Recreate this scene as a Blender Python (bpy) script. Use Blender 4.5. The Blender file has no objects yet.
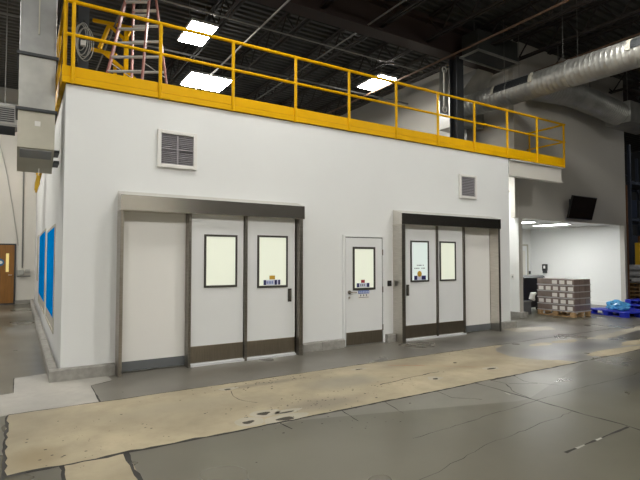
import bpy, bmesh, math, random
from mathutils import Vector, Matrix
random.seed(7)
S = bpy.context.scene
COL = S.collection
PI = math.pi

# ------------------------------------------------------------------ camera
cam_d = bpy.data.cameras.new('camera'); cam = bpy.data.objects.new('camera', cam_d); COL.objects.link(cam)
cam_d.sensor_width = 36; cam_d.lens = 484/640*36; cam_d.clip_end = 200; cam_d.clip_start = .05
yaw, pitch = math.radians(58.147), math.radians(2.248)
r_ = Vector((math.sin(yaw), -math.cos(yaw), 0)); h_ = Vector((math.cos(yaw), math.sin(yaw), 0))
f_ = h_*math.cos(pitch) + Vector((0, 0, math.sin(pitch))); u_ = -h_*math.sin(pitch) + Vector((0, 0, math.cos(pitch)))
m = Matrix((r_, u_, -f_)).transposed().to_4x4(); m.translation = Vector((-.4647, -7.4142, 1.62))
cam.matrix_world = m
S.camera = cam

# ------------------------------------------------------------------ world, exposure
w = bpy.data.worlds.new('world'); S.world = w; w.use_nodes = True
bg = w.node_tree.nodes['Background']; bg.inputs[0].default_value = (1.0, .97, .92, 1); bg.inputs[1].default_value = .32
S.view_settings.view_transform = 'Standard'; S.view_settings.look = 'None'
S.view_settings.exposure = 0.0; S.view_settings.gamma = 1; S.view_settings.use_curve_mapping = False
S.cycles.use_denoising = True
S.cycles.max_bounces = 8; S.cycles.diffuse_bounces = 4
S.cycles.sample_clamp_indirect = 6
LAMP_NEAR, LAMP_FAR, LAMP_BACK, LAMP_SIDE, LAMP_ALCOVE = 58, 160, 62, 130, 36

# ------------------------------------------------------------------ materials
def mat(name, col, rough=.6, metal=0, var=0, scale=3, bump=0, spec=.5, emit=None, es=0, stretch=None, coat=0):
    m = bpy.data.materials.new(name); m.use_nodes = True
    nt = m.node_tree; b = nt.nodes['Principled BSDF']
    b.inputs['Base Color'].default_value = (*col, 1); b.inputs['Roughness'].default_value = rough
    b.inputs['Metallic'].default_value = metal; b.inputs['Specular IOR Level'].default_value = spec
    b.inputs['Coat Weight'].default_value = coat
    if emit:
        b.inputs['Emission Color'].default_value = (*emit, 1); b.inputs['Emission Strength'].default_value = es
    if var or bump:
        tc = nt.nodes.new('ShaderNodeTexCoord'); mp = nt.nodes.new('ShaderNodeMapping')
        nt.links.new(tc.outputs['Object'], mp.inputs[0])
        if stretch: mp.inputs['Scale'].default_value = stretch
        n = nt.nodes.new('ShaderNodeTexNoise'); n.inputs['Scale'].default_value = scale; n.inputs['Detail'].default_value = 5
        nt.links.new(mp.outputs[0], n.inputs['Vector'])
        if var:
            r = nt.nodes.new('ShaderNodeValToRGB'); r.color_ramp.elements[0].position = .3; r.color_ramp.elements[1].position = .7
            r.color_ramp.elements[0].color = (*[c*(1-var) for c in col], 1)
            r.color_ramp.elements[1].color = (*[min(1, c*(1+var)) for c in col], 1)
            nt.links.new(n.outputs['Fac'], r.inputs[0]); nt.links.new(r.outputs[0], b.inputs['Base Color'])
        if bump:
            bp = nt.nodes.new('ShaderNodeBump'); bp.inputs['Strength'].default_value = bump; bp.inputs['Distance'].default_value = .02
            nt.links.new(n.outputs['Fac'], bp.inputs['Height']); nt.links.new(bp.outputs[0], b.inputs['Normal'])
    return m

M = {}
M['wall'] = mat('white wall panel paint', (.785, .80, .797), .5, var=.02, scale=.7)
M['wall_grey'] = mat('grey wall paint', (.50, .48, .435), .55, var=.03, scale=.5)
M['wall_back'] = mat('pale grey block wall paint', (.62, .60, .55), .6, var=.03, scale=.6)
M['frp'] = mat('white washable wall panel', (.84, .85, .83), .3)
M['curb'] = mat('grey concrete curb', (.30, .29, .265), .8, var=.22, scale=9, bump=.2)
M['steel'] = mat('brushed stainless steel', (.62, .59, .54), .28, 1, var=.10, scale=6, stretch=(1, 1, 14))
M['steel_h'] = mat('brushed stainless header', (.68, .65, .60), .20, 1, var=.06, scale=1.2)
M['steel_dark_refl'] = mat('stainless with dark reflection tone', (.40, .37, .325), .28, 1, var=.10, scale=6, stretch=(1, 1, 14))  # darker reflections on the corner-side post put into its base colour
M['steel_d'] = mat('dull dark stainless', (.27, .25, .22), .36, 1, var=.12, scale=6, stretch=(1, 1, 10))
M['kick'] = mat('stainless kick plate', (.33, .29, .235), .34, 1, var=.08, scale=5, stretch=(10, 1, 1))
M['door'] = mat('white door laminate', (.77, .785, .785), .35, var=.015, scale=1)
M['bay'] = mat('white bay panel', (.84, .83, .80), .35)
M['base_grey'] = mat('grey vinyl base', (.13, .14, .145), .5)
M['light_leak'] = mat('pale light leak strip', (.80, .81, .83), .45, .3)  # light leaking under the sliding panels, put into a pale strip colour
M['frame_d'] = mat('dark bronze window frame', (.085, .08, .07), .4, .6)
M['pane'] = mat('lit window glass', (.55, .57, .48), .08, emit=(.86, .90, .74), es=.52)
M['pane_c'] = mat('lit cool window glass', (.5, .56, .53), .08, emit=(.78, .88, .84), es=.52)
M['pane_w'] = mat('white pane', (.82, .80, .74), .2)
M['yellow'] = mat('safety yellow paint', (.76, .42, .0), .5, spec=.12, var=.05, scale=4)
M['yellow2'] = mat('bright yellow plastic', (.72, .44, .02), .45)
M['deck'] = mat('dark metal roof deck', (.060, .060, .055), .5, .2, var=.2, scale=1.5)
M['joist'] = mat('dark primed steel', (.030, .024, .021), .6)
M['girder'] = mat('red oxide steel', (.040, .024, .020), .6)
M['lens'] = mat('lamp lens', (.9, .9, .9), .5, emit=(1, .965, .90), es=LAMP_BACK)
M['lens_n'] = mat('lamp lens over the doors', (.9, .9, .9), .5, emit=(1, .975, .92), es=LAMP_NEAR)
M['lens_f'] = mat('hall lamp lens', (.9, .9, .9), .5, emit=(1, .97, .90), es=LAMP_FAR)
M['lens_s'] = mat('added side lamp lens', (.9, .9, .9), .5, emit=(1, .96, .88), es=LAMP_SIDE)
M['lens_r'] = mat('added fill lamp lens', (.9, .9, .9), .5, emit=(1, .97, .90), es=22)
M['lens_p'] = mat('passage lamp lens', (.9, .9, .9), .5, emit=(1, .99, .95), es=110)
M['lens_a'] = mat('alcove lamp lens', (.9, .9, .9), .5, emit=(1, 1, .985), es=LAMP_ALCOVE)
M['lamp_body'] = mat('white lamp housing', (.7, .7, .68), .5)
M['galv'] = mat('galvanised sheet', (.42, .42, .395), .42, .7, var=.2, scale=2.5)
M['galv_l'] = mat('pale and lit-look galvanised sheet', (.50, .48, .40), .5, .25, var=.10, scale=2.5)  # also carries the lit look of the square duct's lower section
M['galv_d'] = mat('dull galvanised sheet', (.33, .335, .33), .45, .8, var=.15, scale=3)
M['dim'] = mat('added dark reflection wall', (.05, .047, .042), .9)
M['rackdim'] = mat('dull navy carton', (.02, .03, .06), .6)
M['unit'] = mat('dull unit sheet', (.075, .08, .075), .45, .5, var=.15, scale=3)
M['dark'] = mat('dark grey metal', (.045, .05, .055), .5, .3)
M['black'] = mat('black plastic', (.012, .012, .013), .35)
M['screen'] = mat('black glass screen', (.014, .010, .009), .12)
M['pipe'] = mat('grey conduit', (.20, .20, .19), .45, .5)
M['pipe_w'] = mat('pale conduit', (.36, .35, .32), .5, .3)
M['pipe_b'] = mat('rusty pipe', (.16, .095, .06), .6)
M['white_pl'] = mat('white plastic', (.78, .77, .74), .4)
M['vent_d'] = mat('vent backing', (.05, .048, .055), .7)
M['vent_s'] = mat('grey vent slat', (.30, .285, .305), .5)
M['blue_curt'] = mat('bright blue vinyl', (.0, .26, .78), .9, spec=.0)
M['wood'] = mat('brown wood door', (.24, .105, .018), .4, var=.15, scale=3, stretch=(6, 6, .8))
M['amber'] = mat('amber lit glass', (.5, .4, .15), .2, emit=(1, .80, .30), es=.5)
M['blue_s'] = mat('blue sign', (.03, .14, .30), .4)
M['lad'] = mat('faded red fibreglass', (.50, .20, .17), .5, var=.1, scale=6)
M['alum'] = mat('aluminium', (.85, .85, .80), .5, .0)
M['cable'] = mat('grey cable', (.40, .40, .37), .5)
M['carton'] = mat('brown carton under film', (.20, .148, .125), .28, var=.2, scale=5, coat=.5)
M['label'] = mat('pale paper label', (.80, .76, .72), .5)
M['film'] = mat('clear wrap film', (.50, .48, .47), .18)
M['pwood'] = mat('raw pallet wood', (.42, .27, .13), .75, var=.25, scale=4, stretch=(1, 6, 6))
M['pblue'] = mat('royal blue pallet plastic', (.012, .025, .42), .4)
M['pblue_f'] = mat('light blue plastic film', (.10, .38, .68), .25, var=.3, scale=12)
M['bin'] = mat('black bin plastic', (.016, .016, .017), .5)
M['greybox'] = mat('grey crate plastic', (.10, .105, .11), .5)
M['orange'] = mat('orange rack steel', (.16, .075, .03), .5)
M['rackblue'] = mat('slate rack steel', (.06, .075, .11), .5, .2)
M['sack'] = mat('white wrapped sacks', (.55, .55, .56), .4, var=.25, scale=8, bump=.6)
M['red'] = mat('dark red', (.30, .008, .02), .5)
M['navy'] = mat('navy blue', (.012, .016, .10), .5)
M['lblue'] = mat('pale lilac print', (.62, .66, .78), .5)
M['gold'] = mat('gold sticker', (.55, .33, .03), .5)
M['signblue'] = mat('mid blue print', (.10, .17, .48), .5)
M['ink'] = mat('grey ink', (.16, .17, .18), .6)
M['crack'] = mat('dark joint filler', (.028, .026, .023), .8)
M['dash'] = mat('worn pale line', (.42, .41, .37), .6)
M['redline'] = mat('faded red line', (.42, .13, .07), .6)
M['gasket'] = mat('black rubber gasket', (.02, .02, .02), .7)

def floor_mat(name, base, spread, stain, stain_amt, patches=(), rough=(.24, .36)):
    """polished concrete: clouds of two tones, speckled wear, soft-edged stains and lighter areas at fixed places"""
    m = bpy.data.materials.new(name); m.use_nodes = True; nt = m.node_tree; N = nt.nodes; L = nt.links
    b = N['Principled BSDF']
    tc = N.new('ShaderNodeTexCoord')
    def noise(s, d=5, r=.55):
        n = N.new('ShaderNodeTexNoise'); n.inputs['Scale'].default_value = s; n.inputs['Detail'].default_value = d
        n.inputs['Roughness'].default_value = r; L.new(tc.outputs['Object'], n.inputs['Vector']); return n
    def ramp(src, p0, c0, p1, c1):
        r = N.new('ShaderNodeValToRGB'); e = r.color_ramp.elements
        e[0].position, e[1].position = p0, p1; e[0].color = (*c0, 1); e[1].color = (*c1, 1)
        L.new(src, r.inputs[0]); return r.outputs[0]
    def mix(fac, a, c):
        x = N.new('ShaderNodeMix'); x.data_type = 'RGBA'
        (L.new(fac, x.inputs[0]) if not isinstance(fac, float) else setattr(x.inputs[0], 'default_value', fac))
        L.new(a, x.inputs[6])
        if isinstance(c, tuple): x.inputs[7].default_value = (*c, 1)
        else: L.new(c, x.inputs[7])
        return x.outputs[2]
    def val(src, p0, v0, p1, v1): return ramp(src, p0, (v0,)*3, p1, (v1,)*3)
    big = noise(.7, 4, .55); fine = noise(5, 8, .7); spk = noise(26, 3, .6)
    col = ramp(big.outputs['Fac'], .32, tuple(c*(1-spread) for c in base), .68, tuple(c*(1+spread) for c in base))
    col = mix(val(fine.outputs['Fac'], .45, 0, .80, stain_amt), col, stain)
    col = mix(val(spk.outputs['Fac'], .66, 0, .74, stain_amt*.8), col, stain)
    sep = N.new('ShaderNodeSeparateXYZ'); L.new(tc.outputs['Object'], sep.inputs[0])
    edge = noise(1.2, 3, .5)
    for (x, y, rx, ry, c, amt) in patches:
        def M2(op, a, bb):
            q = N.new('ShaderNodeMath'); q.operation = op
            for i, v in enumerate((a, bb)):
                if isinstance(v, (int, float)): q.inputs[i].default_value = v
                else: L.new(v, q.inputs[i])
            return q.outputs[0]
        dx = M2('DIVIDE', M2('SUBTRACT', sep.outputs[0], x), rx); dy = M2('DIVIDE', M2('SUBTRACT', sep.outputs[1], y), ry)
        d = M2('SQRT', M2('ADD', M2('MULTIPLY', dx, dx), M2('MULTIPLY', dy, dy)), 0)
        d = M2('ADD', d, M2('MULTIPLY', M2('SUBTRACT', edge.outputs['Fac'], .5), .9))
        col = mix(val(d, .35, amt, 1.0, 0), col, c)
    L.new(col, b.inputs['Base Color'])
    rr = noise(.8, 2, .5); L.new(val(rr.outputs['Fac'], .2, rough[0], .8, rough[1]), b.inputs['Roughness'])
    b.inputs['Specular IOR Level'].default_value = .42
    return m
dk = (.045, .044, .041)
M['floor'] = floor_mat('dark polished concrete', (.098, .092, .068), .14, (.080, .075, .062), .25,
    patches=[(9.2, -3.55, 2.4, .45, dk, .9), (6.7, -4.1, 1.2, .4, dk, .8), (1.0, -4.3, 2.2, 1.3, (.150, .140, .110), .55), (-.6, 3.0, .9, 4.5, (.165, .152, .122), .7)])
M['strip'] = floor_mat('tan bare concrete strip', (.36, .308, .208), .28, (.20, .165, .11), .5,
    patches=[(2.55, -2.78, .7, .25, (.19, .165, .125), .75), (-.30, -2.8, .28, .35, (.22, .165, .085), .6), (2.3, -1.62, .9, .12, (.20, .175, .13), .6),
             (1.0, -2.0, .9, .35, (.30, .265, .19), .6), (3.2, -2.1, .7, .35, (.24, .225, .18), .6), (5.6, -2.3, .9, .3, (.25, .20, .12), .6), (6.5, -1.9, .5, .5, (.26, .21, .14), .6), (4.6, -2.0, .9, .3, (.44, .37, .24), .5)], rough=(.38, .6))
M['patch'] = floor_mat('pale new concrete patch', (.36, .345, .31), .16, (.25, .24, .215), .5, rough=(.42, .6))
M['pale'] = floor_mat('pale scuffed concrete', (.37, .34, .27), .16, (.25, .23, .19), .5, rough=(.42, .6))
M['slab'] = floor_mat('lighter grey slab', (.19, .18, .155), .16, (.13, .12, .10), .4, rough=(.3, .45))
M['band'] = floor_mat('smoother grey concrete band', (.165, .158, .132), .14, (.12, .115, .095), .3, rough=(.26, .40))
M['pit'] = mat('dark pit', (.045, .04, .03), .8)
M['apron'] = floor_mat('grey concrete apron', (.150, .140, .118), .14, (.11, .10, .085), .3,
    patches=[(7.6, -1.0, 1.4, .45, dk, .75), (8.3, -2.25, 1.7, .45, (.085, .087, .092), .9), (7.3, -2.75, .6, .25, dk, .8), (10.0, -2.4, 1.8, .35, dk, .75), (11.5, -2.1, 2.2, .5, (.06, .057, .05), .8), (9.2, -1.35, 1.2, .2, dk, .7)])

# ------------------------------------------------------------------ mesh builder
class MB:
    def __init__(s): s.v = []; s.f = []; s.mi = []; s.cur = 0
    def add(s, vs, fs):
        o = len(s.v); s.v += [tuple(q) for q in vs]; s.f += [tuple(i+o for i in q) for q in fs]; s.mi += [s.cur]*len(fs); return s
    def box(s, x0, x1, y0, y1, z0, z1):
        return s.add([(x0,y0,z0),(x1,y0,z0),(x1,y1,z0),(x0,y1,z0),(x0,y0,z1),(x1,y0,z1),(x1,y1,z1),(x0,y1,z1)],
                     [(0,3,2,1),(4,5,6,7),(0,1,5,4),(1,2,6,5),(2,3,7,6),(3,0,4,7)])
    def prism(s, poly, axis, a, b):
        """poly: list of 2D points; extruded along axis from a to b"""
        n = len(poly)
        def P(p, t): return {'x': (t, p[0], p[1]), 'y': (p[0], t, p[1]), 'z': (p[0], p[1], t)}[axis]
        vs = [P(p, a) for p in poly] + [P(p, b) for p in poly]
        return s.add(vs, [tuple(range(n))[::-1], tuple(range(n, 2*n))] + [(i, (i+1) % n, n+(i+1) % n, n+i) for i in range(n)])
    def bar(s, p, q, w, h=None, up=(0, 0, 1)):
        h = h or w; p, q = Vector(p), Vector(q); d = (q-p).normalized(); up = Vector(up)
        if abs(d.dot(up)) > .98: up = Vector((1, 0, 0))
        a = d.cross(up).normalized()*w/2; c = a.cross(d).normalized()*h/2
        vs = [o+e for o in (p, q) for e in (-a-c, a-c, a+c, -a+c)]
        return s.add(vs, [(3,2,1,0),(4,5,6,7),(0,1,5,4),(1,2,6,5),(2,3,7,6),(3,0,4,7)])
    def tube(s, pts, r, n=10, closed=False):
        pts = [Vector(p) for p in pts]; k = len(pts); vs = []; fs = []; a = None
        for i, p in enumerate(pts):
            if closed: d = pts[(i+1) % k]-pts[i-1]
            else: d = pts[min(i+1, k-1)]-pts[max(i-1, 0)]
            d.normalize()
            if a is None:
                a = d.cross(Vector((0, 0, 1)));
                if a.length < .05: a = d.cross(Vector((1, 0, 0)))
            a = (a - d*a.dot(d)).normalized(); b = d.cross(a)
            rr = r[i] if isinstance(r, (list, tuple)) else r
            vs += [p + (a*math.cos(2*PI*j/n) + b*math.sin(2*PI*j/n))*rr for j in range(n)]
        for i in range(k if closed else k-1):
            for j in range(n):
                A, B = i*n, ((i+1) % k)*n
                fs.append((A+j, A+(j+1) % n, B+(j+1) % n, B+j))
        if not closed: fs += [tuple(range(n))[::-1], tuple((k-1)*n+j for j in range(n))]
        return s.add(vs, fs)
    def quad(s, *p): return s.add(p, [tuple(range(len(p)))])
    def build(s, name, mats, parent=None, bevel=0, smooth=False, loc=None):
        me = bpy.data.meshes.new(name)
        off = Vector(loc) if loc else Vector((0, 0, 0))
        me.from_pydata([tuple(Vector(v)-off) for v in s.v], [], s.f)
        mats = mats if isinstance(mats, (list, tuple)) else [mats]
        for mm in mats: me.materials.append(mm)
        for p, i in zip(me.polygons, s.mi): p.material_index = i
        bm = bmesh.new(); bm.from_mesh(me); bmesh.ops.recalc_face_normals(bm, faces=bm.faces); bm.to_mesh(me); bm.free()
        if smooth:
            for p in me.polygons: p.use_smooth = True
        o = bpy.data.objects.new(name, me); COL.objects.link(o); o.location = off
        if parent is not None: o.parent = parent; o.location = off - Vector(parent.location) if loc is None and False else off
        if parent is not None: o.matrix_parent_inverse = Matrix.Translation(-Vector(parent.location)) @ Matrix() if parent.rotation_euler.z == 0 else Matrix()
        if bevel:
            bv = o.modifiers.new('bevel', 'BEVEL'); bv.width = bevel; bv.segments = 2; bv.limit_method = 'ANGLE'
        return o
def box(x0, x1, y0, y1, z0, z1): return MB().box(x0, x1, y0, y1, z0, z1)
def tag(o, label=None, cat=None, group=None, kind=None):
    if label: o['label'] = label
    if cat: o['category'] = cat
    if group: o['group'] = group
    if kind: o['kind'] = kind
    return o
def thing(name, label, cat, loc=(0, 0, 0), group=None, kind=None):
    o = bpy.data.objects.new(name, None); COL.objects.link(o); o.location = loc; o.empty_display_size = .2
    return tag(o, label, cat, group, kind)
def struct(name, mb, m, label, cat, **k):
    return tag(mb.build(name, m, **k), label, cat, None, 'structure')
# parts are drawn in world coordinates; the inverse keeps them there under an Empty standing at the thing's base

# ------------------------------------------------------------------ floor
fl = MB(); Y0, Y1, X0, X1 = -14, 13.4, -12, 30
SX, SY0, SY1 = -.53, -3.06, -1.38
FM = ['floor', 'strip', 'patch', 'apron', 'crack', 'dash', 'redline', 'pit', 'band', 'pale', 'slab']
def poly(mi, pts, z, wob=0):
    """irregular slab or stain outline lying in the floor surface"""
    fl.cur = FM.index(mi)
    if wob:
        Q = []
        for k, a in enumerate(pts):
            b_ = pts[(k+1) % len(pts)]; n = max(1, int(math.dist(a, b_)/.10))
            for q in range(n):
                t = q/n; Q.append((a[0]+(b_[0]-a[0])*t+random.uniform(-wob, wob), a[1]+(b_[1]-a[1])*t+random.uniform(-wob, wob)*.6))
        pts = Q
    fl.quad(*[(p[0], p[1], z) for p in pts])
def crack(pts, w, mi='crack', jitter=.02, z=.0016):
    fl.cur = FM.index(mi); P = []
    for a, b in zip(pts, pts[1:]):
        n = max(2, int(math.dist(a, b)/.09)); wx = wy = 0
        for i in range(n):
            t = i/n; wx = wx*.6+random.uniform(-jitter, jitter); wy = wy*.6+random.uniform(-jitter, jitter)
            P.append((a[0]+(b[0]-a[0])*t+wx, a[1]+(b[1]-a[1])*t+wy))
    P.append(pts[-1]); vs = []
    for i, p in enumerate(P):
        q = P[min(i+1, len(P)-1)]; o = P[max(i-1, 0)]; d = Vector((q[0]-o[0], q[1]-o[1])).normalized(); ww = w*random.uniform(.35, 1.15)/2
        vs += [(p[0]-d.y*ww, p[1]+d.x*ww, z), (p[0]+d.y*ww, p[1]-d.x*ww, z)]
    fl.add(vs, [(2*i, 2*i+1, 2*i+3, 2*i+2) for i in range(len(P)-1)])
def blob(mi, cx, cy, rx, ry, z=.0012, n=18, rough=.3):
    ph = [random.uniform(1-rough, 1+rough) for _ in range(n)]
    ph = [(ph[k-1]+2*ph[k]+ph[(k+1) % n])/4 for k in range(n)]
    poly(mi, [(cx+rx*ph[k]*math.cos(2*PI*k/n), cy+ry*ph[k]*math.sin(2*PI*k/n)) for k in range(n)], z)
for a in [(X0, Y0, X1, SY0), (X0, SY0, SX, Y1), (SX, 0, X1, Y1)]:
    poly('floor', [(a[0], a[1]), (a[2], a[1]), (a[2], a[3]), (a[0], a[3])], 0)
poly('apron', [(SX, SY0), (X1, SY0), (X1, 0), (SX, 0)], 0)
poly('strip', [(SX, SY0), (7.05, -3.04), (6.94, -2.79), (6.66, -2.6), (6.52, -2.16), (6.66, -1.8), (6.9, -1.58), (7.3, -1.46), (7.2, -1.37), (SX, SY1)], .0006, .012)
poly('patch', [(-.63, -1.39), (.35, -1.385), (.35, -.55), (.62, -.42), (.62, 0), (-.0, 0), (-.0, .55), (-.49, .40), (-.49, -.43), (-.63, -.44)], .0006, .006)
poly('strip', [(-.13, -4.3), (.32, -4.3), (.34, -3.06), (-.16, -3.06)], .0006)
poly('band', [(1.9, -3.10), (7.2, -3.06), (4.62, -3.86), (4.4, -3.86), (3.46, -3.57), (2.6, -3.30)], .0005)
poly('slab', [(-.66, 4.9), (-.11, 4.9), (-.11, 6.4), (-.66, 6.3)], .0005)
poly('slab', [(-3, 9.0), (-.11, 9.0), (-.11, 10.2), (-3, 10.2)], .0005)
poly('pale', [(9.0, -.1), (9.6, -.12), (10.4, -.35), (10.1, -.75), (8.9, -.6)], .0006, .03)
poly('pale', [(9.4, -1.85), (12.8, -1.42), (12.9, -1.62), (9.6, -2.1)], .001, .05)
for (x, y, rx, ry) in [(8.0, -1.76, .32, .12), (8.75, -1.8, .35, .14), (8.6, -2.86, .95, .17), (9.9, -2.6, .8, .14), (6.0, -1.45, .5, .05)]: blob('strip', x, y, rx, ry, .001)
crack([(-.53, -3.06), (2.0, -3.075)], .05, jitter=.012); crack([(2.0, -3.07), (7.3, -3.04)], .035, jitter=.01); crack([(7.3, -3.04), (13, -3.0)], .02, jitter=.01)
crack([(-.53, -1.38), (13.6, -1.36)], .02, jitter=.008)
crack([(.35, -1.38), (.35, -.55), (.62, -.42)], .02, jitter=.003)
crack([(-.54, -1.40), (-.53, -4.4)], .035, jitter=.012)
crack([(.34, -3.06), (.33, -4.4)], .05, jitter=.014)
crack([(-.16, -3.06), (-.12, -4.2)], .035, jitter=.012)
crack([(-.63, -1.39), (-3, -1.35)], .015, jitter=.004); crack([(-.64, -1.4), (-.64, -.44), (-.49, -.43), (-.49, .42)], .010, jitter=.002)
crack([(4.62, -3.05), (4.55, -5.8)], .022, jitter=.012)
crack([(3.45, -5.0), (4.56, -4.96)], .03, jitter=.004)
for a, b in (((3.62, -4.995), (3.76, -4.99)), ((3.95, -4.985), (4.05, -4.98)), ((4.55, -3.65), (4.58, -3.55))): crack([a, b], .03, 'dash', .003, .002)
crack([(2.6, -4.1), (4.56, -3.95), (9, -3.85)], .007, jitter=.015)
crack([(1.2, -4.9), (3.0, -4.55), (4.56, -4.4)], .006, jitter=.015)
crack([(4.9, -3.05), (4.95, -3.3), (4.7, -3.6), (4.6, -3.95)], .014, jitter=.02); crack([(5.4, -3.05), (5.25, -3.4), (5.45, -3.7)], .010, jitter=.02)
crack([(5.0, -3.3), (5.3, -3.5)], .010); crack([(3.9, -3.06), (3.85, -3.35), (4.1, -3.6)], .012, jitter=.02)
crack([(2.5, -3.07), (2.45, -3.45)], .014, jitter=.01); crack([(3.1, -3.06), (3.0, -3.5)], .010, jitter=.01); crack([(1.75, -3.07), (1.78, -3.3)], .018, jitter=.01)
crack([(1.76, -1.75), (1.72, -2.1), (1.85, -2.35)], .012, jitter=.02)
crack([(3.5, -2.45), (4.7, -2.35)], .022, 'pit', .02)
crack([(4.35, -1.62), (4.8, -1.95)], .022, 'redline', .006); crack([(4.8, -1.95), (5.5, -2.5)], .010, 'redline', .006)
for (x, y, rx, ry) in [(1.77, -1.64, .05, .025), (1.75, -2.74, .07, .045), (1.97, -2.82, .08, .025), (1.87, -3.0, .11, .045), (1.50, -2.90, .06, .05), (4.35, -2.62, .05, .035), (5.5, -2.62, .07, .03), (3.8, -1.62, .06, .02), (5.35, -2.05, .035, .03)]:
    if rx > .045: blob('pale', x+.02, y+.02, rx*2.4, ry*2.6, .0009)
    blob('pit', x, y, rx, ry, .0013, 12, .5)
for (cx, cy, sx, sy, n) in [(2.5, -2.75, .45, .16, 60), (2.35, -1.6, .5, .08, 50), (.0, -2.7, .35, .35, 40), (3.2, -2.45, .8, .1, 40), (2.3, -3.5, .5, .2, 20), (6.2, -1.45, .6, .05, 30), (1.2, -1.9, 1.2, .3, 24)]:
    for _ in range(n): r0_ = random.uniform(.003, .011); blob('pit', random.gauss(cx, sx), random.gauss(cy, sy), r0_*1.3, r0_, .0014, 6, .5)
floor = struct('floor', fl, [M[k] for k in FM], 'grey polished concrete floor with a tan worn strip along the white wall', 'floor')

# ------------------------------------------------------------------ ceiling
CZ = 7.8
cl = MB(); prof = []; y = Y0
while y < Y1:
    prof += [(y, CZ), (y+.09, CZ), (y+.12, CZ+.05), (y+.19, CZ+.05)]; y += .22
prof.append((Y1, CZ)); top = [(Y1, CZ+.12), (Y0, CZ+.12)]
n = len(prof)
cl.add([(X0, p[0], p[1]) for p in prof]+[(X1, p[0], p[1]) for p in prof], [(i, i+1, n+i+1, n+i) for i in range(n-1)])
cl.quad((X0, Y0, CZ+.12), (X1, Y0, CZ+.12), (X1, Y1, CZ+.12), (X0, Y1, CZ+.12))
struct('ceiling', cl, M['deck'], 'dark corrugated metal roof deck', 'ceiling')
def joist(x, y0, y1, label, m='joist', zt=CZ, dep=.62):
    b = MB(); zb = zt-dep
    for dx in (-.045, .045):
        b.box(x+dx-.025, x+dx+.025, y0, y1, zt-.05, zt); b.box(x+dx-.025, x+dx+.025, y0, y1, zb, zb+.05)
    k = 0; y = y0
    while y < y1-.3:
        a, c = ((zb+.03, zt-.03) if k % 2 == 0 else (zt-.03, zb+.03))
        b.bar((x, y, a), (x, min(y+.45, y1), c), .03); y += .45; k += 1
    struct('ceiling_beam', b, M[m], label, 'roof joist')
jx = [-3.1, -1.45, .2, 1.85, 3.5, 5.15, 6.8, 8.3, 9.9, 11.3, 12.9, 14.6, 16.3, 18.0]
for i, x in enumerate(jx):
    joist(x, -3.5, 13.2, 'dark open-web roof joist, number %d counted from the grey duct side' % (i+1))
g = MB(); g.box(-4, 19, 1.35, 1.75, 7.0, 7.04); g.box(-4, 19, 1.35, 1.75, 7.14+.56, CZ); g.box(-4, 19, 1.53, 1.57, 7.04, 7.7)
struct('ceiling_beam', g, M['girder'], 'long red-brown roof girder across the joists', 'roof girder')

# ------------------------------------------------------------------ enclosure (white clean-room box)
WX, WZ = 9.46, 4.03
struct('wall_front', box(.035, WX, 0, .12, 0, WZ), M['wall'], 'long white front wall of the enclosure with three doors', 'wall')
sw = MB()   # side wall built around three openings
ops = [(1.6, 4.1, .40, 2.2), (4.9, 8.6, .40, 2.3), (9.5, 10.6, .95, 2.35)]
yy = .12
for (a, b_, z0, z1) in ops:
    sw.box(.035, .15, yy, a, 0, WZ); sw.box(.035, .15, a, b_, 0, z0); sw.box(.035, .15, a, b_, z1, WZ); yy = b_
sw.box(.035, .15, yy, 13.2, 0, WZ)
struct('wall_left', sw, M['wall'], 'white side wall of the enclosure running back from the corner', 'wall')
struct('wall_enclosure_end', box(WX-.12, WX, .12, 13.2, 0, WZ), M['wall'], 'white end wall of the enclosure facing the passage', 'wall')
struct('roof_slab', box(.035, 11.6, .0, 13.2, WZ, WZ+.03), M['dark'], 'deck on top of the white enclosure behind the yellow railing', 'floor')
def window(nm, a, b_, z0, z1, label, blue):
    t = thing(nm, label, 'window', (.035, (a+b_)/2, z0), kind='structure')
    fr = MB()
    for (p, q, r, s) in [(a, a+.05, z0, z1), (b_-.05, b_, z0, z1), (a+.05, b_-.05, z0, z0+.05), (a+.05, b_-.05, z1-.05, z1)]: fr.box(.02, .13, p, q, r, s)
    fr.build('window_frame', M['galv_l'], t, bevel=.005)
    if blue:
        zz = z0 + .05 + (z1-z0)*.11
        box(.022, .036, a+.05, b_-.05, zz, z1-.05).build('blue_curtain', M['blue_curt'], t)
        box(.03, .045, a+.05, b_-.05, z0+.05, zz).build('window_pane', M['pane_w'], t)
    else: box(.03, .045, a+.05, b_-.05, z0+.05, z1-.05).build('window_pane', M['pane_w'], t)
window('window_1', *ops[0], 'side wall opening nearest the corner, covered by a bright blue curtain', True)
window('window_2', *ops[1], 'long side wall opening farther back with a bright blue curtain', True)
window('window_3', *ops[2], 'white pane in the side wall, beyond both blue curtains', False)
# concrete curbs
def curb(nm, x0, x1, label, seams=(), y=-.10):
    b = MB(); b.prism([(y, 0), (y, .14), (y+.02, .155), (0, .155), (0, 0)], 'x', x0, x1)
    o = struct(nm, b, M['curb'], label, 'curb')
    return o
curb('baseboard_front', -.10, .71, 'grey concrete curb at the corner beside the left post of the wide door')
curb('baseboard_front.001', 3.68, 4.13, 'grey concrete curb piece beside the wide sliding door')
curb('baseboard_front.002', 4.136, 4.62, 'grey concrete curb piece beside the single hinged door')
curb('baseboard_front.003', 5.63, 5.83, 'short grey curb between the hinged door and the next sliding door')
curb('baseboard_front.004', 8.80, 9.55, 'grey concrete curb at the far end of the white wall')
b = MB(); b.prism([(-.10, 0), (-.10, .14), (-.08, .155), (0, .155), (0, 0)], 'y', 0, 13.2)
struct('baseboard_left', b, M['curb'], 'long grey concrete curb along the side wall', 'curb')

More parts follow.
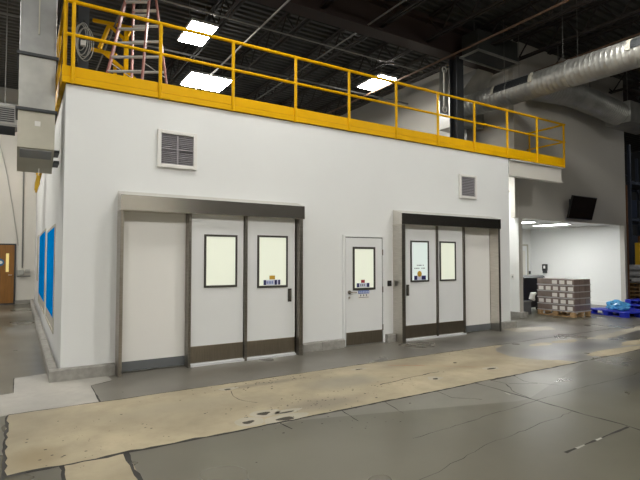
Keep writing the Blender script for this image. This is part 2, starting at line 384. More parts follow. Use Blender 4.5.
# ------------------------------------------------------------------ sliding doors
def frame_rect(x0, x1, z0, z1, y0, y1, w):
    b = MB()
    b.box(x0, x0+w, y0, y1, z0, z1); b.box(x1-w, x1, y0, y1, z0, z1); b.box(x0+w, x1-w, y0, y1, z0, z0+w); b.box(x0+w, x1-w, y0, y1, z1-w, z1)
    return b
def panel(t, x0, x1, yf, win, pane, handle=None):
    p = box(x0, x1, yf, yf+.05, .035, 2.33).build('door_panel', M['door'], t, bevel=.004)
    box(x0+.004, x1-.004, yf-.006, yf, .05, .30).build('kick_plate', M['kick'], p, bevel=.002)
    wx0, wx1, wz0, wz1 = win
    frame_rect(wx0, wx1, wz0, wz1, yf-.018, yf, .032).build('window_frame', M['frame_d'], p, bevel=.003)
    box(wx0+.03, wx1-.03, yf-.006, yf-.001, wz0+.03, wz1-.03).build('window_pane', M[pane], p)
    if handle:
        hx, hz = handle
        b = MB(); b.box(hx-.035, hx+.035, yf-.012, yf, hz-.11, hz+.11)
        b.box(hx-.032, hx-.015, yf-.03, yf-.012, hz-.09, hz+.09)
        b.build('handle', M['frame_d'], p, bevel=.004)
        box(hx-.012, hx+.028, yf-.0135, yf-.011, hz-.085, hz+.085).build('finger_recess', M['steel_d'], p)
    return p
def header(t, x0, x1, d=.27):
    b = MB(); b.prism([(0, 2.30), (-d, 2.30), (-d, 2.52), (0, 2.60)], 'x', x0, x1)
    return b.build('header_cover', M['steel_h'], t, bevel=.004)
def post(t, x0, x1, y0, name, m='steel', z1=2.30, y1=0.0): return box(x0, x1, y0, y1, .0, z1).build(name, M[m], t, bevel=.003)
d1 = thing('door_1', 'widest sliding door with two windowed panels under a stainless header, beside the enclosure corner', 'sliding door', (2.2, 0, 0), kind='structure')
header(d1, .72, 3.67)
post(d1, .72, .765, -.27, 'side_post', 'steel_dark_refl')
post(d1, 3.565, 3.635, -.27, 'side_post', 'steel_d')
box(.765, 1.70, -.03, 0, .155, 2.30).build('bay_panel', M['bay'], d1)
box(.765, 1.70, -.04, 0, .02, .155).build('bay_base', M['base_grey'], d1)
post(d1, 1.70, 1.74, -.20, 'edge_trim', 'steel_d'); post(d1, 2.61, 2.65, -.20, 'edge_trim', 'steel_d')
panel(d1, 1.75, 2.60, -.15, (1.95, 2.49, 1.18, 2.0), 'pane')
pn = panel(d1, 2.665, 3.545, -.15, (2.84, 3.40, 1.15, 2.01), 'pane', (3.44, 1.01))
box(1.75, 3.55, -.19, -.02, 0, .032).build('light_leak_strip', M['light_leak'], d1)
d3 = thing('door_3', 'narrower-looking sliding door with two windowed panels and a blank bay, at the far end of the white wall', 'sliding door', (7.3, 0, 0), kind='structure')
header(d3, 5.85, 8.81)
post(d3, 5.845, 5.885, -.27, 'side_post'); post(d3, 8.71, 8.76, -.27, 'side_post')
box(8.708, 8.765, -.276, -.27, .0, 2.30).build('dark_face_strip', M['frame_d'], d3); box(5.843, 5.93, -.276, -.27, .0, 2.30).build('dark_face_strip', M['steel_d'], d3); box(5.885, 5.93, -.27, -.13, 0, 2.30).build('seal_strip', M['frame_d'], d3)  # thin dark strips added so the stainless post fronts read dark
post(d3, 6.905, 6.945, -.16, 'edge_trim', 'steel_d'); post(d3, 7.705, 7.75, -.16, 'edge_trim', 'steel_d')
box(7.75, 8.70, -.03, 0, .155, 2.30).build('bay_panel', M['bay'], d3)
box(7.75, 8.70, -.04, 0, .02, .155).build('bay_base', M['base_grey'], d3)
pc = panel(d3, 5.98, 6.90, -.13, (6.19, 6.69, 1.16, 1.99), 'pane_c', (6.11, 1.0))
panel(d3, 6.95, 7.70, -.13, (7.0, 7.48, 1.16, 1.99), 'pane')
box(5.93, 7.75, -.17, -.02, 0, .032).build('light_leak_strip', M['light_leak'], d3)
# stickers on the glass
def sticker(parent, name, x0, x1, z0, z1, y, m): return box(x0, x1, y-.004, y, z0, z1).build(name, M[m], parent)
yv = -.156
sg = thing('window_sign', 'navy and white sign with a square gold tag in the wide sliding door window', 'sign', (3.11, yv, 1.22))
sticker(sg, 'sign_plate', 2.95, 3.26, 1.19, 1.275, yv, 'lblue')
for a, b_ in ((2.955, 2.995), (3.155, 3.195), (3.22, 3.255)): sticker(sg, 'navy_block', a, b_, 1.192, 1.273, yv-.004, 'navy')
for a in (3.01, 3.045, 3.075, 3.105): sticker(sg, 'printed_mark', a, a+.014, 1.21, 1.255, yv-.004, 'signblue')
sticker(sg, 'gold_tag', 3.06, 3.16, 1.282, 1.345, yv, 'gold')
yv = -.136
sg = thing('window_sign', 'dark blue two-block sign with a round gold sticker in the far sliding door window', 'sign', (6.4, yv, 1.2))
sticker(sg, 'sign_plate', 6.28, 6.60, 1.195, 1.285, yv, 'lblue')
for a, b_ in ((6.285, 6.36), (6.485, 6.595)): sticker(sg, 'navy_block', a, b_, 1.2, 1.28, yv-.004, 'navy')
c = MB(); c.tube([(6.425, yv-.009, 1.32), (6.425, yv-.005, 1.32)], .058, 20); c.build('gold_seal', M['gold'], sg)
for zz, xs in ((1.485, (6.36, 6.40, 6.43, 6.46, 6.52)), (1.425, (6.29, 6.33, 6.36, 6.40, 6.48, 6.52, 6.55))):
    for xx in xs: sticker(sg, 'printed_mark', xx, xx+.026, zz, zz+.016, yv, 'ink')

# ------------------------------------------------------------------ hinged door
d2 = thing('door_2', 'single white hinged door with a tall window and a lever handle', 'door', (5.12, 0, 0), kind='structure')
fr = MB()
for a in ((4.63, 4.68, 0, 2.07), (5.57, 5.62, 0, 2.07), (4.68, 5.57, 2.035, 2.07)): fr.box(a[0], a[1], -.03, 0, a[2], a[3])
fr.build('door_frame', M['wall'], d2, bevel=.003)
ga = MB()
for a in ((4.68, 4.692, .01, 2.035), (5.558, 5.57, .01, 2.035), (4.692, 5.558, 2.022, 2.035)): ga.box(a[0], a[1], -.008, 0, a[2], a[3])
ga.build('gasket', M['gasket'], d2)
lf = box(4.695, 5.555, -.02, 0, .015, 2.02).build('door_panel', M['door'], d2, bevel=.003)
frame_rect(4.85, 5.38, 1.035, 1.85, -.036, -.02, .04).build('window_frame', M['frame_d'], lf, bevel=.003)
box(4.885, 5.345, -.026, -.021, 1.07, 1.815).build('window_pane', M['pane'], lf)
box(4.70, 5.55, -.026, -.02, .02, .255).build('kick_plate', M['kick'], lf)
b = MB(); b.tube([(4.77, -.02, 1.0), (4.77, -.035, 1.0)], .035, 16); b.tube([(4.77, -.03, 1.0), (4.77, -.075, 1.0), (4.80, -.08, 1.0), (4.90, -.08, .995)], .012, 8)
b.build('lever_handle', M['steel_d'], lf, smooth=False)
b = MB(); b.tube([(4.77, -.02, .90), (4.77, -.03, .90)], .022, 12); b.build('lock_cylinder', M['steel'], lf)
for zz in (1.75, 1.03, .3):
    b = MB(); b.tube([(5.562, -.03, zz-.055), (5.562, -.03, zz+.055)], .012, 8); b.build('hinge', M['steel_d'], d2)
yv = -.0265
sg = thing('window_sign', 'navy and white sign with a red square inside the single hinged door window', 'sign', (5.08, yv, 1.12))
sticker(sg, 'sign_plate', 4.935, 5.235, 1.085, 1.165, yv, 'lblue')
for a, b_ in ((4.94, 4.99), (5.175, 5.23)): sticker(sg, 'navy_block', a, b_, 1.087, 1.163, yv-.004, 'navy')
sticker(sg, 'red_square', 5.04, 5.125, 1.168, 1.225, yv, 'red')
for a in (5.02, 5.06, 5.10): sticker(sg, 'printed_mark', a, a+.02, 1.105, 1.15, yv-.004, 'ink')
yv = -.021
sg = thing('door_notice', 'white notice with a blue banner below the hinged door window', 'sign', (5.1, yv, .94))
sticker(sg, 'paper', 4.97, 5.235, .865, 1.03, yv, 'white_pl')
sticker(sg, 'blue_banner', 4.975, 5.23, .965, 1.027, yv-.004, 'signblue')
for a in (5.0, 5.045, 5.085, 5.12, 5.16, 5.195): sticker(sg, 'printed_mark', a, a+.02, .978, 1.014, yv-.008, 'lblue')
for a in (5.02, 5.09, 5.155): sticker(sg, 'printed_mark', a, a+.02, .915, .95, yv-.004, 'ink')
sticker(sg, 'printed_line', 4.99, 5.215, .89, .90, yv-.004, 'ink')
# access control button
t = thing('wall_switch', 'small black access button on the white wall between the hinged door and the sliding door', 'switch', (5.75, 0, 1.14))
box(5.705, 5.795, -.02, 0, 1.085, 1.195).build('switch_plate', M['black'], t, bevel=.004)
box(5.73, 5.77, -.026, -.02, 1.12, 1.16).build('push_button', M['dark'], t)

# ------------------------------------------------------------------ wall vents
def vent(x0, x1, z0, z1, label, cross, nsl):
    t = thing('wall_vent', label, 'vent', ((x0+x1)/2, 0, z0), 'white framed vents on the front wall')
    frame_rect(x0, x1, z0, z1, -.05, 0, .055).build('vent_frame', M['white_pl'], t, bevel=.006)
    a, b_, c, d = x0+.055, x1-.055, z0+.055, z1-.055
    box(a, b_, -.008, 0, c, d).build('vent_backing', M['vent_d'], t)
    for i in range(nsl):
        z = c + (i+.5)*(d-c)/nsl; s = MB(); w = (d-c)/nsl*.42
        s.prism([(-.036, z-w), (-.032, z-w), (-.010, z+w), (-.014, z+w)], 'x', a, b_); s.build('louver_slat', M['vent_s'], t)
    if cross:
        b2 = MB(); xm, zm = (a+b_)/2, (c+d)/2
        b2.box(xm-.012, xm+.012, -.044, -.036, c, d); b2.box(a, xm-.012, -.044, -.036, zm-.006, zm+.006); b2.box(xm+.012, b_, -.044, -.036, zm-.006, zm+.006)
        b2.build('cross_bar', M['vent_s'], t)
vent(1.26, 1.86, 3.0, 3.57, 'square white framed vent with a cross bar, above the wide sliding door by the corner', True, 16)
vent(7.74, 8.29, 2.965, 3.50, 'white framed louvered vent above the sliding door at the far end', False, 12)

# ------------------------------------------------------------------ mezzanine edge, guardrails
eb = MB(); eb.box(-.02, 11.75, -.045, 0, WZ+.01, WZ+.095); eb.box(-.02, .035, 0, 13, WZ+.01, WZ+.095)
struct('trim_16', eb, M['yellow'], 'yellow steel edge channel around the top of the white enclosure', 'edge channel')
gr = thing('guardrail', 'long yellow guardrail along the front edge on top of the white wall', 'railing', (5.8, -.04, WZ+.1))
box(-.02, 11.75, -.03, -.015, WZ+.105, WZ+.245).build('toe_board', M['yellow'], gr)
for x in (.11, 1.285, 2.445, 3.61, 4.76, 5.92, 7.08, 8.23, 9.38, 10.54, 11.70):
    MB().tube([(x, -.045, WZ+.0), (x, -.045, 5.165)], .027, 10).build('rail_post', M['yellow'], gr)
MB().tube([(.03, -.045, 5.175), (11.75, -.045, 5.175)], .028, 10).build('top_rail', M['yellow'], gr)
MB().tube([(.03, -.045, 4.71), (11.75, -.045, 4.71)], .024, 10).build('mid_rail', M['yellow'], gr)
gr = thing('guardrail', 'yellow guardrail running back along the side wall edge next to the grey square duct', 'railing', (-.03, 6, WZ+.1))
box(-.015, -.005, 0, 12.9, WZ+.10, WZ+.26).build('toe_board', M['yellow'], gr)
for y in (.02, 1.2, 2.4, 3.6, 4.8, 6.0, 7.2, 8.4, 9.6, 10.8, 12.0):
    MB().tube([(.015, y, WZ+.0), (.015, y, 5.165)], .027, 10).build('rail_post', M['yellow'], gr)
MB().tube([(.015, -.0, 5.175), (.015, 12.9, 5.175)], .028, 10).build('top_rail', M['yellow'], gr)
MB().tube([(.015, -.0, 4.71), (.015, 12.9, 4.71)], .024, 10).build('mid_rail', M['yellow'], gr)
gr = thing('guardrail', 'short yellow guardrail return at the far end beside the tall grey wall', 'railing', (11.72, .5, WZ+.1))
box(11.752, 11.762, .0, 1.05, WZ+.10, WZ+.26).build('toe_board', M['yellow'], gr)
MB().tube([(11.72, .98, WZ+.03), (11.72, .98, 5.165)], .025, 10).build('rail_post', M['yellow'], gr)
MB().tube([(11.72, .0, 5.175), (11.72, 1.06, 5.175)], .026, 10).build('top_rail', M['yellow'], gr)
MB().tube([(11.72, .0, 4.71), (11.72, 1.06, 4.71)], .022, 10).build('mid_rail', M['yellow'], gr)
bb = MB(); bb.box(9.47, 11.6, -.02, -.005, 3.64, WZ-.02); bb.box(9.47, 11.6, -.08, .06, 3.61, 3.635); bb.box(9.47, 11.6, -.08, .06, WZ-.04, WZ-.02)
struct('support_beam', bb, M['wall_back'], 'pale steel channel beam carrying the yellow platform beyond the white wall', 'beam')

# ------------------------------------------------------------------ grey room at the far end
GX0, GX1, GY = 11.34, 17.17, 1.1
gw = MB(); gw.box(11.2, GX1, GY, GY+.15, 2.77, CZ); gw.box(GX0, 11.50, GY, GY+.15, 0, 2.77); gw.box(17.03, GX1, GY, GY+.15, 0, 2.77)
struct('wall_right', gw, M['wall_grey'], 'tall grey wall over the wide opening beside the enclosure', 'wall')
s = MB(); s.box(11.2, 11.45, GY+.15, 13.2, 3.52, CZ); s.box(GX0+.01, 11.45, GY+.15, 13.2, 0, 3.52)
struct('wall_passage', s, M['wall_back'], 'pale grey wall running back behind the railing', 'wall')
struct('wall_passage_panel', box(GX0-.01, GX0+.01, GY-.0, 13.2, .15, 3.52), M['frp'], 'bright white wall lining in the passage past the enclosure end', 'wall')
struct('baseboard_right', box(11.28, 11.58, GY-.09, GY+.02, 0, .15), M['curb'], 'grey curb at the foot of the narrow grey pier', 'curb')
struct('baseboard_passage', box(11.27, GX0, GY+.02, 13.2, 0, .15), M['curb'], 'grey curb along the white passage lining', 'curb')
AL = 4.66
struct('wall_alcove_right', box(17.03, 17.17, GY+.15, AL, 0, 2.8), M['frp'], 'white side wall inside the lit alcove', 'wall')
struct('wall_alcove_back', box(11.45, 17.03, AL, AL+.1, 0, 2.8), M['frp'], 'white back wall inside the lit alcove', 'wall')
struct('wall_alcove_left', box(11.45, 11.5, GY+.15, AL, 0, 2.8), M['frp'], 'white wall inside the alcove next to the pier', 'wall')
struct('ceiling_alcove', box(11.45, 17.17, GY+.15, AL+.1, 2.8, 2.9), M['frp'], 'low white ceiling of the lit alcove', 'ceiling')
struct('baseboard_alcove', box(16.95, 17.03, GY+.15, AL, 0, .13), M['frp'], 'white base along the alcove side wall', 'baseboard')
struct('wall_rear_room', box(17.03, 17.17, AL, 13.2, 0, CZ), M['wall_grey'], 'outer grey wall of the far room', 'wall')
d4 = thing('door_4', 'white door with a tall glass pane at the back of the lit alcove', 'door', (16.2, AL, 0), kind='structure')
frame_rect(15.7, 16.8, 0, 2.2, AL-.05, AL, .06).build('door_frame', M['galv_l'], d4)
box(15.76, 16.74, AL-.03, AL, .06, 2.14).build('door_panel', M['door'], d4)
box(15.95, 16.62, AL-.036, AL-.031, .85, 1.95).build('window_pane', M['pane_w'], d4)
t = thing('soap_dispenser', 'black wall dispenser on the alcove side wall above the cartons', 'dispenser', (17.03, 4.02, 1.2))
box(16.92, 17.03, 3.93, 4.12, 1.16, 1.42).build('dispenser_body', M['black'], t, bevel=.02)
box(16.93, 17.025, 3.95, 4.10, 1.07, 1.16).build('nozzle_tray', M['dark'], t, bevel=.01)
box(16.915, 16.92, 3.97, 4.05, 1.25, 1.36).build('clear_gauge', M['white_pl'], t)
t = thing('card_reader', 'tiny dark box on the alcove back wall beside the door', 'card reader', (16.95, AL, 1.1))
box(16.86, 16.95, AL-.04, AL, 1.02, 1.14).build('reader_body', M['dark'], t, bevel=.004)
box(16.88, 16.93, AL-.045, AL-.04, 1.09, 1.12).build('keypad', M['greybox'], t)
t = thing('light_switch', 'small white switch on the white passage lining', 'switch', (GX0-.01, 1.4, 1.13))
box(GX0-.022, GX0-.01, 1.24, 1.36, 1.05, 1.20).build('switch_plate', M['white_pl'], t)
box(GX0-.028, GX0-.022, 1.28, 1.32, 1.10, 1.15).build('toggle', M['galv_d'], t)
def strip_light(x0, x1, y0, y1, z, label, m, grp):
    t = thing('ceiling_light', label, 'ceiling light', ((x0+x1)/2, (y0+y1)/2, z), grp)
    b = MB(); w = .03
    b.box(x0, x0+w, y0, y1, z-.02, z); b.box(x1-w, x1, y0, y1, z-.02, z); b.box(x0+w, x1-w, y0, y0+w, z-.02, z); b.box(x0+w, x1-w, y1-w, y1, z-.02, z)
    b.build('light_frame', M['lamp_body'], t)
    box(x0+w, x1-w, y0+w, y1-w, z-.012, z-.001).build('diffuser', M[m], t)
strip_light(12.9, 13.5, 1.95, 3.1, 2.8, 'recessed white light in the alcove ceiling nearer the pier', 'lens_a', 'recessed alcove lights')
strip_light(14.8, 15.4, 1.95, 3.1, 2.8, 'recessed white light in the alcove ceiling farther from the pier', 'lens_a', 'recessed alcove lights')
# passage lamp under the platform
t = thing('passage_light', 'small bright lamp under the platform at the top of the passage', 'lamp', (11.28, 1.9, 3.56))
box(10.2, 10.4, 1.3, 2.5, 3.92, 4.0).build('lamp_housing', M['lamp_body'], t)
box(10.22, 10.38, 1.32, 2.48, 3.90, 3.92).build('diffuser', M['lens_p'], t)
# wall-mounted display, tipped forward at the top
t = thing('wall_monitor', 'black flat monitor tipped downward on the grey wall above the alcove opening', 'monitor', (14.35, 1.0, 3.2))
tz0, tz1, yb, yt = 2.84, 3.52, .98, .80
def tilt(mb, x0, x1, a, b_, d0, d1):
    """slab on the tilted plane; a,b in 0..1 up the plane, d = offset along its normal"""
    p0, p1 = Vector((0, yb, tz0)), Vector((0, yt, tz1)); up = p1-p0; nrm = Vector((0, -up.z, up.y)).normalized()
    vs = []
    for d in (d0, d1):
        for (x, q) in ((x0, a), (x1, a), (x1, b_), (x0, b_)): vs.append(Vector((x, 0, 0))+p0+up*q+nrm*d)
    return mb.add(vs, [(0,3,2,1),(4,5,6,7),(0,1,5,4),(1,2,6,5),(2,3,7,6),(3,0,4,7)])
tilt(MB(), 13.52, 14.84, 0, 1, -.05, 0).build('back_shell', M['black'], t, bevel=.006)
tilt(MB(), 13.545, 14.815, .035, .97, 0, .003).build('screen', M['screen'], t)
b = MB(); b.bar((13.9, .94, 3.25), (13.9, 1.1, 3.3), .05); b.bar((14.4, .94, 3.25), (14.4, 1.1, 3.3), .05); b.box(13.8, 14.5, 1.06, 1.1, 3.15, 3.45)
b.build('wall_bracket', M['dark'], t)

# ------------------------------------------------------------------ back wall of the hall and its fittings
struct('wall_back', box(-12, 11.2, 13.2, 13.35, 0, CZ), M['wall_back'], 'pale wall at the far back beside the enclosure', 'wall')
struct('baseboard_back', box(-.58, -.1, 13.14, 13.2, 0, .14), M['curb'], 'grey base at the foot of the far back wall', 'baseboard')
d5 = thing('door_5', 'brown wooden door with a narrow amber window in the far back wall', 'door', (-1.08, 13.2, 0), kind='structure')
frame_rect(-1.56, -.56, 0, 2.17, 13.14, 13.2, .05).build('door_frame', M['dark'], d5)
lf = box(-1.51, -.61, 13.15, 13.19, .01, 2.12).build('door_panel', M['wood'], d5)
box(-.86, -.77, 13.14, 13.15, 1.16, 1.82).build('window_pane', M['amber'], lf)
b = MB(); b.tube([(-.68, 13.15, 1.05), (-.68, 13.08, 1.05), (-.78, 13.08, 1.05)], .015, 8); b.build('lever_handle', M['steel'], lf)
t = thing('door_sign', 'round blue and white sign on the brown wooden door', 'sign', (-1.06, 13.15, 1.5))
b = MB(); b.tube([(-1.04, 13.145, 1.5), (-1.04, 13.14, 1.5)], .13, 20); b.build('blue_disc', M['blue_s'], t)
b = MB(); b.tube([(-1.02, 13.139, 1.5), (-1.02, 13.136, 1.5)], .06, 16); b.build('white_symbol', M['white_pl'], t)
t = thing('conduit_run', 'grey conduit dropping down the far back wall to twin outlet boxes', 'conduit', (-.33, 13.2, 1.2))
MB().tube([(-.40, 13.17, 6.3), (-.36, 13.17, 1.3)], .022, 8).build('conduit_pipe', M['pipe'], t)
box(-.52, -.30, 13.10, 13.2, 1.05, 1.22).build('outlet_box', M['galv'], t, bevel=.01)
box(-.27, -.12, 13.10, 13.2, 1.11, 1.24).build('outlet_box', M['galv'], t, bevel=.01)
MB().tube([(-.52, 13.13, 1.0), (-.1, 13.13, 1.0)], .02, 8).build('conduit_pipe', M['pipe'], t)
pts = [(-1.4+i*.1, 13.16, 6.3-4.2*(i/9)**1.6) for i in range(10)]
tag(MB().tube(pts, .014, 6).build('loose_cable', M['cable']), 'thin loose cable drooping across the far back wall', 'cable')

# ------------------------------------------------------------------ roof lamps
def high_bay(x, y, label, m='lens', z=7.0, sx=.57, sy=1.12):
    t = thing('ceiling_light', label, 'ceiling light', (x, y, z), 'large square roof lamps')
    b = MB(); b.box(x-sx/2-.03, x+sx/2+.03, y-sy/2-.03, y+sy/2+.03, z+.03, z+.09); b.build('lamp_housing', M['lamp_body'], t)
    box(x-sx/2, x+sx/2, y-sy/2, y+sy/2, z, z+.03).build('diffuser', M[m], t)
    b = MB()
    for dx in (-.2, .2): MB().bar((x+dx, y, z+.09), (x+dx, y, CZ), .012).build('hanger', M['pipe'], t)
high_bay(3.07, 3.85, 'bright roof lamp above the step ladder, the higher of the two close together')
high_bay(3.97, 6.85, 'bright roof lamp low behind the railing, beside its twin on the ladder side')
high_bay(4.62, 6.85, 'bright roof lamp low behind the railing, beside its twin away from the ladder')
high_bay(8.75, 4.12, 'bright roof lamp behind the middle of the railing, apart from the others')
for (x, y, m_, where) in [(2.9, -2.3, 'lens_n', 'the wide sliding door'), (8.9, -2.9, 'lens_n', 'the far sliding door'), (-3.2, -2.3, 'lens_n', 'the enclosure corner, added as fill'), (14.6, -7.2, 'lens_n', 'the far side by the racks, added as fill'),
                  (-3, -8.3, 'lens_f', 'the camera side of the hall, added as fill'), (2.9, -8.3, 'lens_f', 'the middle of the hall'), (9.0, -8.3, 'lens_f', 'the deep side of the hall, added as fill'),
                  (-3, 4, 'lens_s', 'the side wall, added as fill'), (-3, 9.5, 'lens_s', 'the brown door, added as fill'), (8.75, 10.6, 'lens_r', 'the back of the enclosure, added as fill'), (22, .0, 'lens_r', 'the storage racks, added as fill')]:
    high_bay(x, y, 'roof lamp hanging out over ' + where, m_)  # both sliding-door lamps and the mid-hall lamp are inferred; the rest are added fill
# ------------------------------------------------------------------ things on the mezzanine
cs = MB(); cx, cy = .42, 1.95
cs.box(cx-.08, cx+.08, cy-.10, cy-.085, WZ+.03, CZ); cs.box(cx-.08, cx+.08, cy+.085, cy+.10, WZ+.03, CZ); cs.box(cx-.006, cx+.006, cy-.085, cy+.085, WZ+.03, CZ)
struct('column', cs, M['dark'], 'dark steel column behind the corner of the yellow railing', 'column')
cs = MB(); cx, cy = 9.42, 1.55
cs.box(cx-.13, cx+.13, cy-.13, cy-.112, WZ+.03, 7.0); cs.box(cx-.13, cx+.13, cy+.112, cy+.13, WZ+.03, 7.0); cs.box(cx-.008, cx+.008, cy-.112, cy+.112, WZ+.03, 7.0)
struct('column', cs, M['dark'], 'dark steel column under the red-brown girder beside the silver duct', 'column')
# coil of cable hung on the column
cb = MB(); c0 = Vector((.40, 1.78, 5.46))
for k in range(5):
    rx, rz = .10+.010*k, .23+.022*((k*7) % 5); pts = []
    for i in range(28):
        a = 2*PI*i/28; pts.append(c0+Vector((rx*math.cos(a)*.85+.02*(k-2), -.012*k - .35*rx*math.cos(a), rz*math.sin(a)-.03*k)))
    cb.tube(pts, .008, 6, True)
co = tag(cb.build('cable_coil', M['cable']), 'loops of pale cable hanging on the dark column at the railing corner', 'cable')
b = MB(); b.box(.36, .44, 1.70, 1.76, 5.30, 5.39); b.build('cable_plug', M['white_pl'], co)
MB().bar((.42, 1.85, 5.74), (.40, 1.68, 5.74), .02).build('hook', M['dark'], co)
# step ladder
h0 = Vector((h_.x, h_.y, 0)); r0 = Vector((r_.x, r_.y, 0)); C0 = Vector((-.4647, -7.4142, 0)); zb = WZ+.03
def P(lat, dep, z): return C0 + h0*dep + r0*lat + Vector((0, 0, z))
t = thing('step_ladder', 'red fibreglass double step ladder with aluminium rungs standing behind the railing', 'ladder', P(-3.67, 9.7, zb))
HT = 3.35
feet = {'a': (-4.30, 9.1), 'b': (-3.46, 9.1), 'c': (-4.12, 10.4), 'd': (-3.16, 10.4)}
tops = {'a': (-3.85, 9.68), 'b': (-3.45, 9.68), 'c': (-3.85, 9.82), 'd': (-3.45, 9.82)}
for k in 'abcd':
    MB().bar(P(*feet[k], zb), P(*tops[k], zb+HT), .075, .03, up=r0).build('ladder_rail', M['lad'], t)
    f0 = P(*feet[k], zb); box(f0.x-.045, f0.x+.045, f0.y-.035, f0.y+.035, zb, zb+.03).build('rubber_foot', M['black'], t)
for pr in ('ab', 'cd'):
    for i in range(1, 11):
        q = i*.305/HT
        A = P(*feet[pr[0]], zb).lerp(P(*tops[pr[0]], zb+HT), q); B = P(*feet[pr[1]], zb).lerp(P(*tops[pr[1]], zb+HT), q)
        MB().bar(A, B, .075, .028).build('ladder_rung', M['alum'], t)
p = P(-3.65, 9.75, zb+HT); MB().bar(P(-3.9, 9.75, zb+HT), P(-3.4, 9.75, zb+HT), .2, .06).build('top_cap', M['lad'], t)
for a, c in (('a', 'c'), ('b', 'd')):
    A = P(*feet[a], zb).lerp(P(*tops[a], zb+HT), .42); B = P(*feet[c], zb).lerp(P(*tops[c], zb+HT), .42)
    MB().bar(A, B, .02, .008).build('spreader', M['alum'], t)
# pivoting safety gate
GD = 11.0
def G(px, py): return P((px-320)/484*GD, GD, 1.62 + (259-py)/484*GD)
t = thing('safety_gate', 'tall yellow braced safety gate standing behind the step ladder', 'gate', G(110, 74)*1.0)
def gb(a, c, nm, w=.07): MB().bar(G(*a), G(*c), w).build(nm, M['yellow'], t)
zf = 81.5
gb((89, 16), (128, 24), 'top_bar'); gb((105, 22), (96, 45), 'diagonal_brace'); gb((106, 22), (126, 40), 'diagonal_brace')
gb((88, 46), (113, 52), 'middle_bar'); gb((96, 46), (132, 76), 'diagonal_brace'); gb((123, 25), (123, zf-1), 'gate_post', .09); gb((112, 59), (112, zf-1), 'gate_post');
gb((126, 27), (119, 42), 'diagonal_brace')

# ------------------------------------------------------------------ ducts
t = thing('supply_duct', 'square galvanised duct dropping beside the enclosure corner', 'duct', (-.29, .6, 3.0))
x0, x1, ya, yb_ = -.52, -.075, .30, .88
def seg(z0, z1, m, nm, slope=False):
    b = MB(); b.box(x0, x1, ya, yb_, z0, z1); b.build(nm, M[m], t, bevel=.006)
b = MB(); b.prism([(ya, 3.15), (yb_, 2.90), (yb_, 3.68), (ya, 3.68)], 'x', x0, x1); b.build('duct_outlet', M['galv_l'], t)  # light falling on this lower section is put into its paler sheet
b = MB(); b.prism([(ya+.03, 3.136), (yb_-.25, 3.02), (yb_-.25, 3.012), (ya+.03, 3.128)], 'x', x0+.03, x1-.03); b.build('outlet_louver', M['galv_d'], t)
b = MB(); b.prism([(yb_-.22, 3.005), (yb_-.02, 2.918), (yb_-.02, 2.91), (yb_-.22, 2.997)], 'x', x0+.03, x1-.03); b.build('outlet_louver', M['galv'], t)
seg(3.68, 4.45, 'galv', 'duct_section'); seg(4.45, CZ-.1, 'galv_d', 'duct_section')
for z in (3.68, 4.45):
    b = MB(); b.box(x0-.03, x1+.03, ya-.03, yb_+.03, z-.02, z+.02); b.build('flange', M['dark'], t)
for z in (3.15, 3.0): b = MB(); b.box(x1, x1+.07, ya+.1, ya+.45, z-.02, z+.02); b.build('wall_bracket', M['dark'], t)
box(x0+.2, x0+.27, ya-.004, ya, 3.46, 3.53).build('paper_tag', M['white_pl'], t)
b = MB(); b.box(x0+.22, x0+.235, ya-.012, ya, 4.75, 5.6); b.build('stiffener', M['galv_l'], t)
t = thing('pull_plug', 'yellow plug hanging on a short cord below the square duct', 'plug', (-.25, .75, 2.62))
b = MB(); b.tube([(-.25, .75, 2.84), (-.26, .75, 2.72), (-.28, .75, 2.62)], [.022, .034, .018], 10); b.build('plug_body', M['yellow2'], t)
MB().tube([(-.245, .75, 2.945), (-.25, .75, 2.84)], .008, 6).build('cord', M['white_pl'], t)
# small dark grille duct beyond
t = thing('return_duct', 'dull grey duct with a louvered face behind the square duct', 'duct', (-1.1, 5.5, 4.4))
box(-2.6, -.56, 5.0, 5.5, 4.50, 5.0).build('duct_body', M['galv_d'], t, bevel=.01)
for i in range(7):
    z = 4.60+i*.045; b = MB(); b.box(-1.0, -.62, 4.985, 5.0, z, z+.022); b.build('louver_slat', M['dark'], t)
frame_rect(-1.05, -.57, 4.55, 4.95, 4.98, 5.0, .03).build('louver_frame', M['galv'], t)
b = MB(); b.prism([(5.0, 4.50), (5.25, 4.36), (5.5, 4.50)], 'x', -2.6, -.6); b.build('drip_pan', M['dark'], t)
b = MB()
for xx in (-2.3, -.8): MB().bar((xx, 5.25, 5.0), (xx, 5.25, CZ), .02).build('hanger', M['pipe'], t)
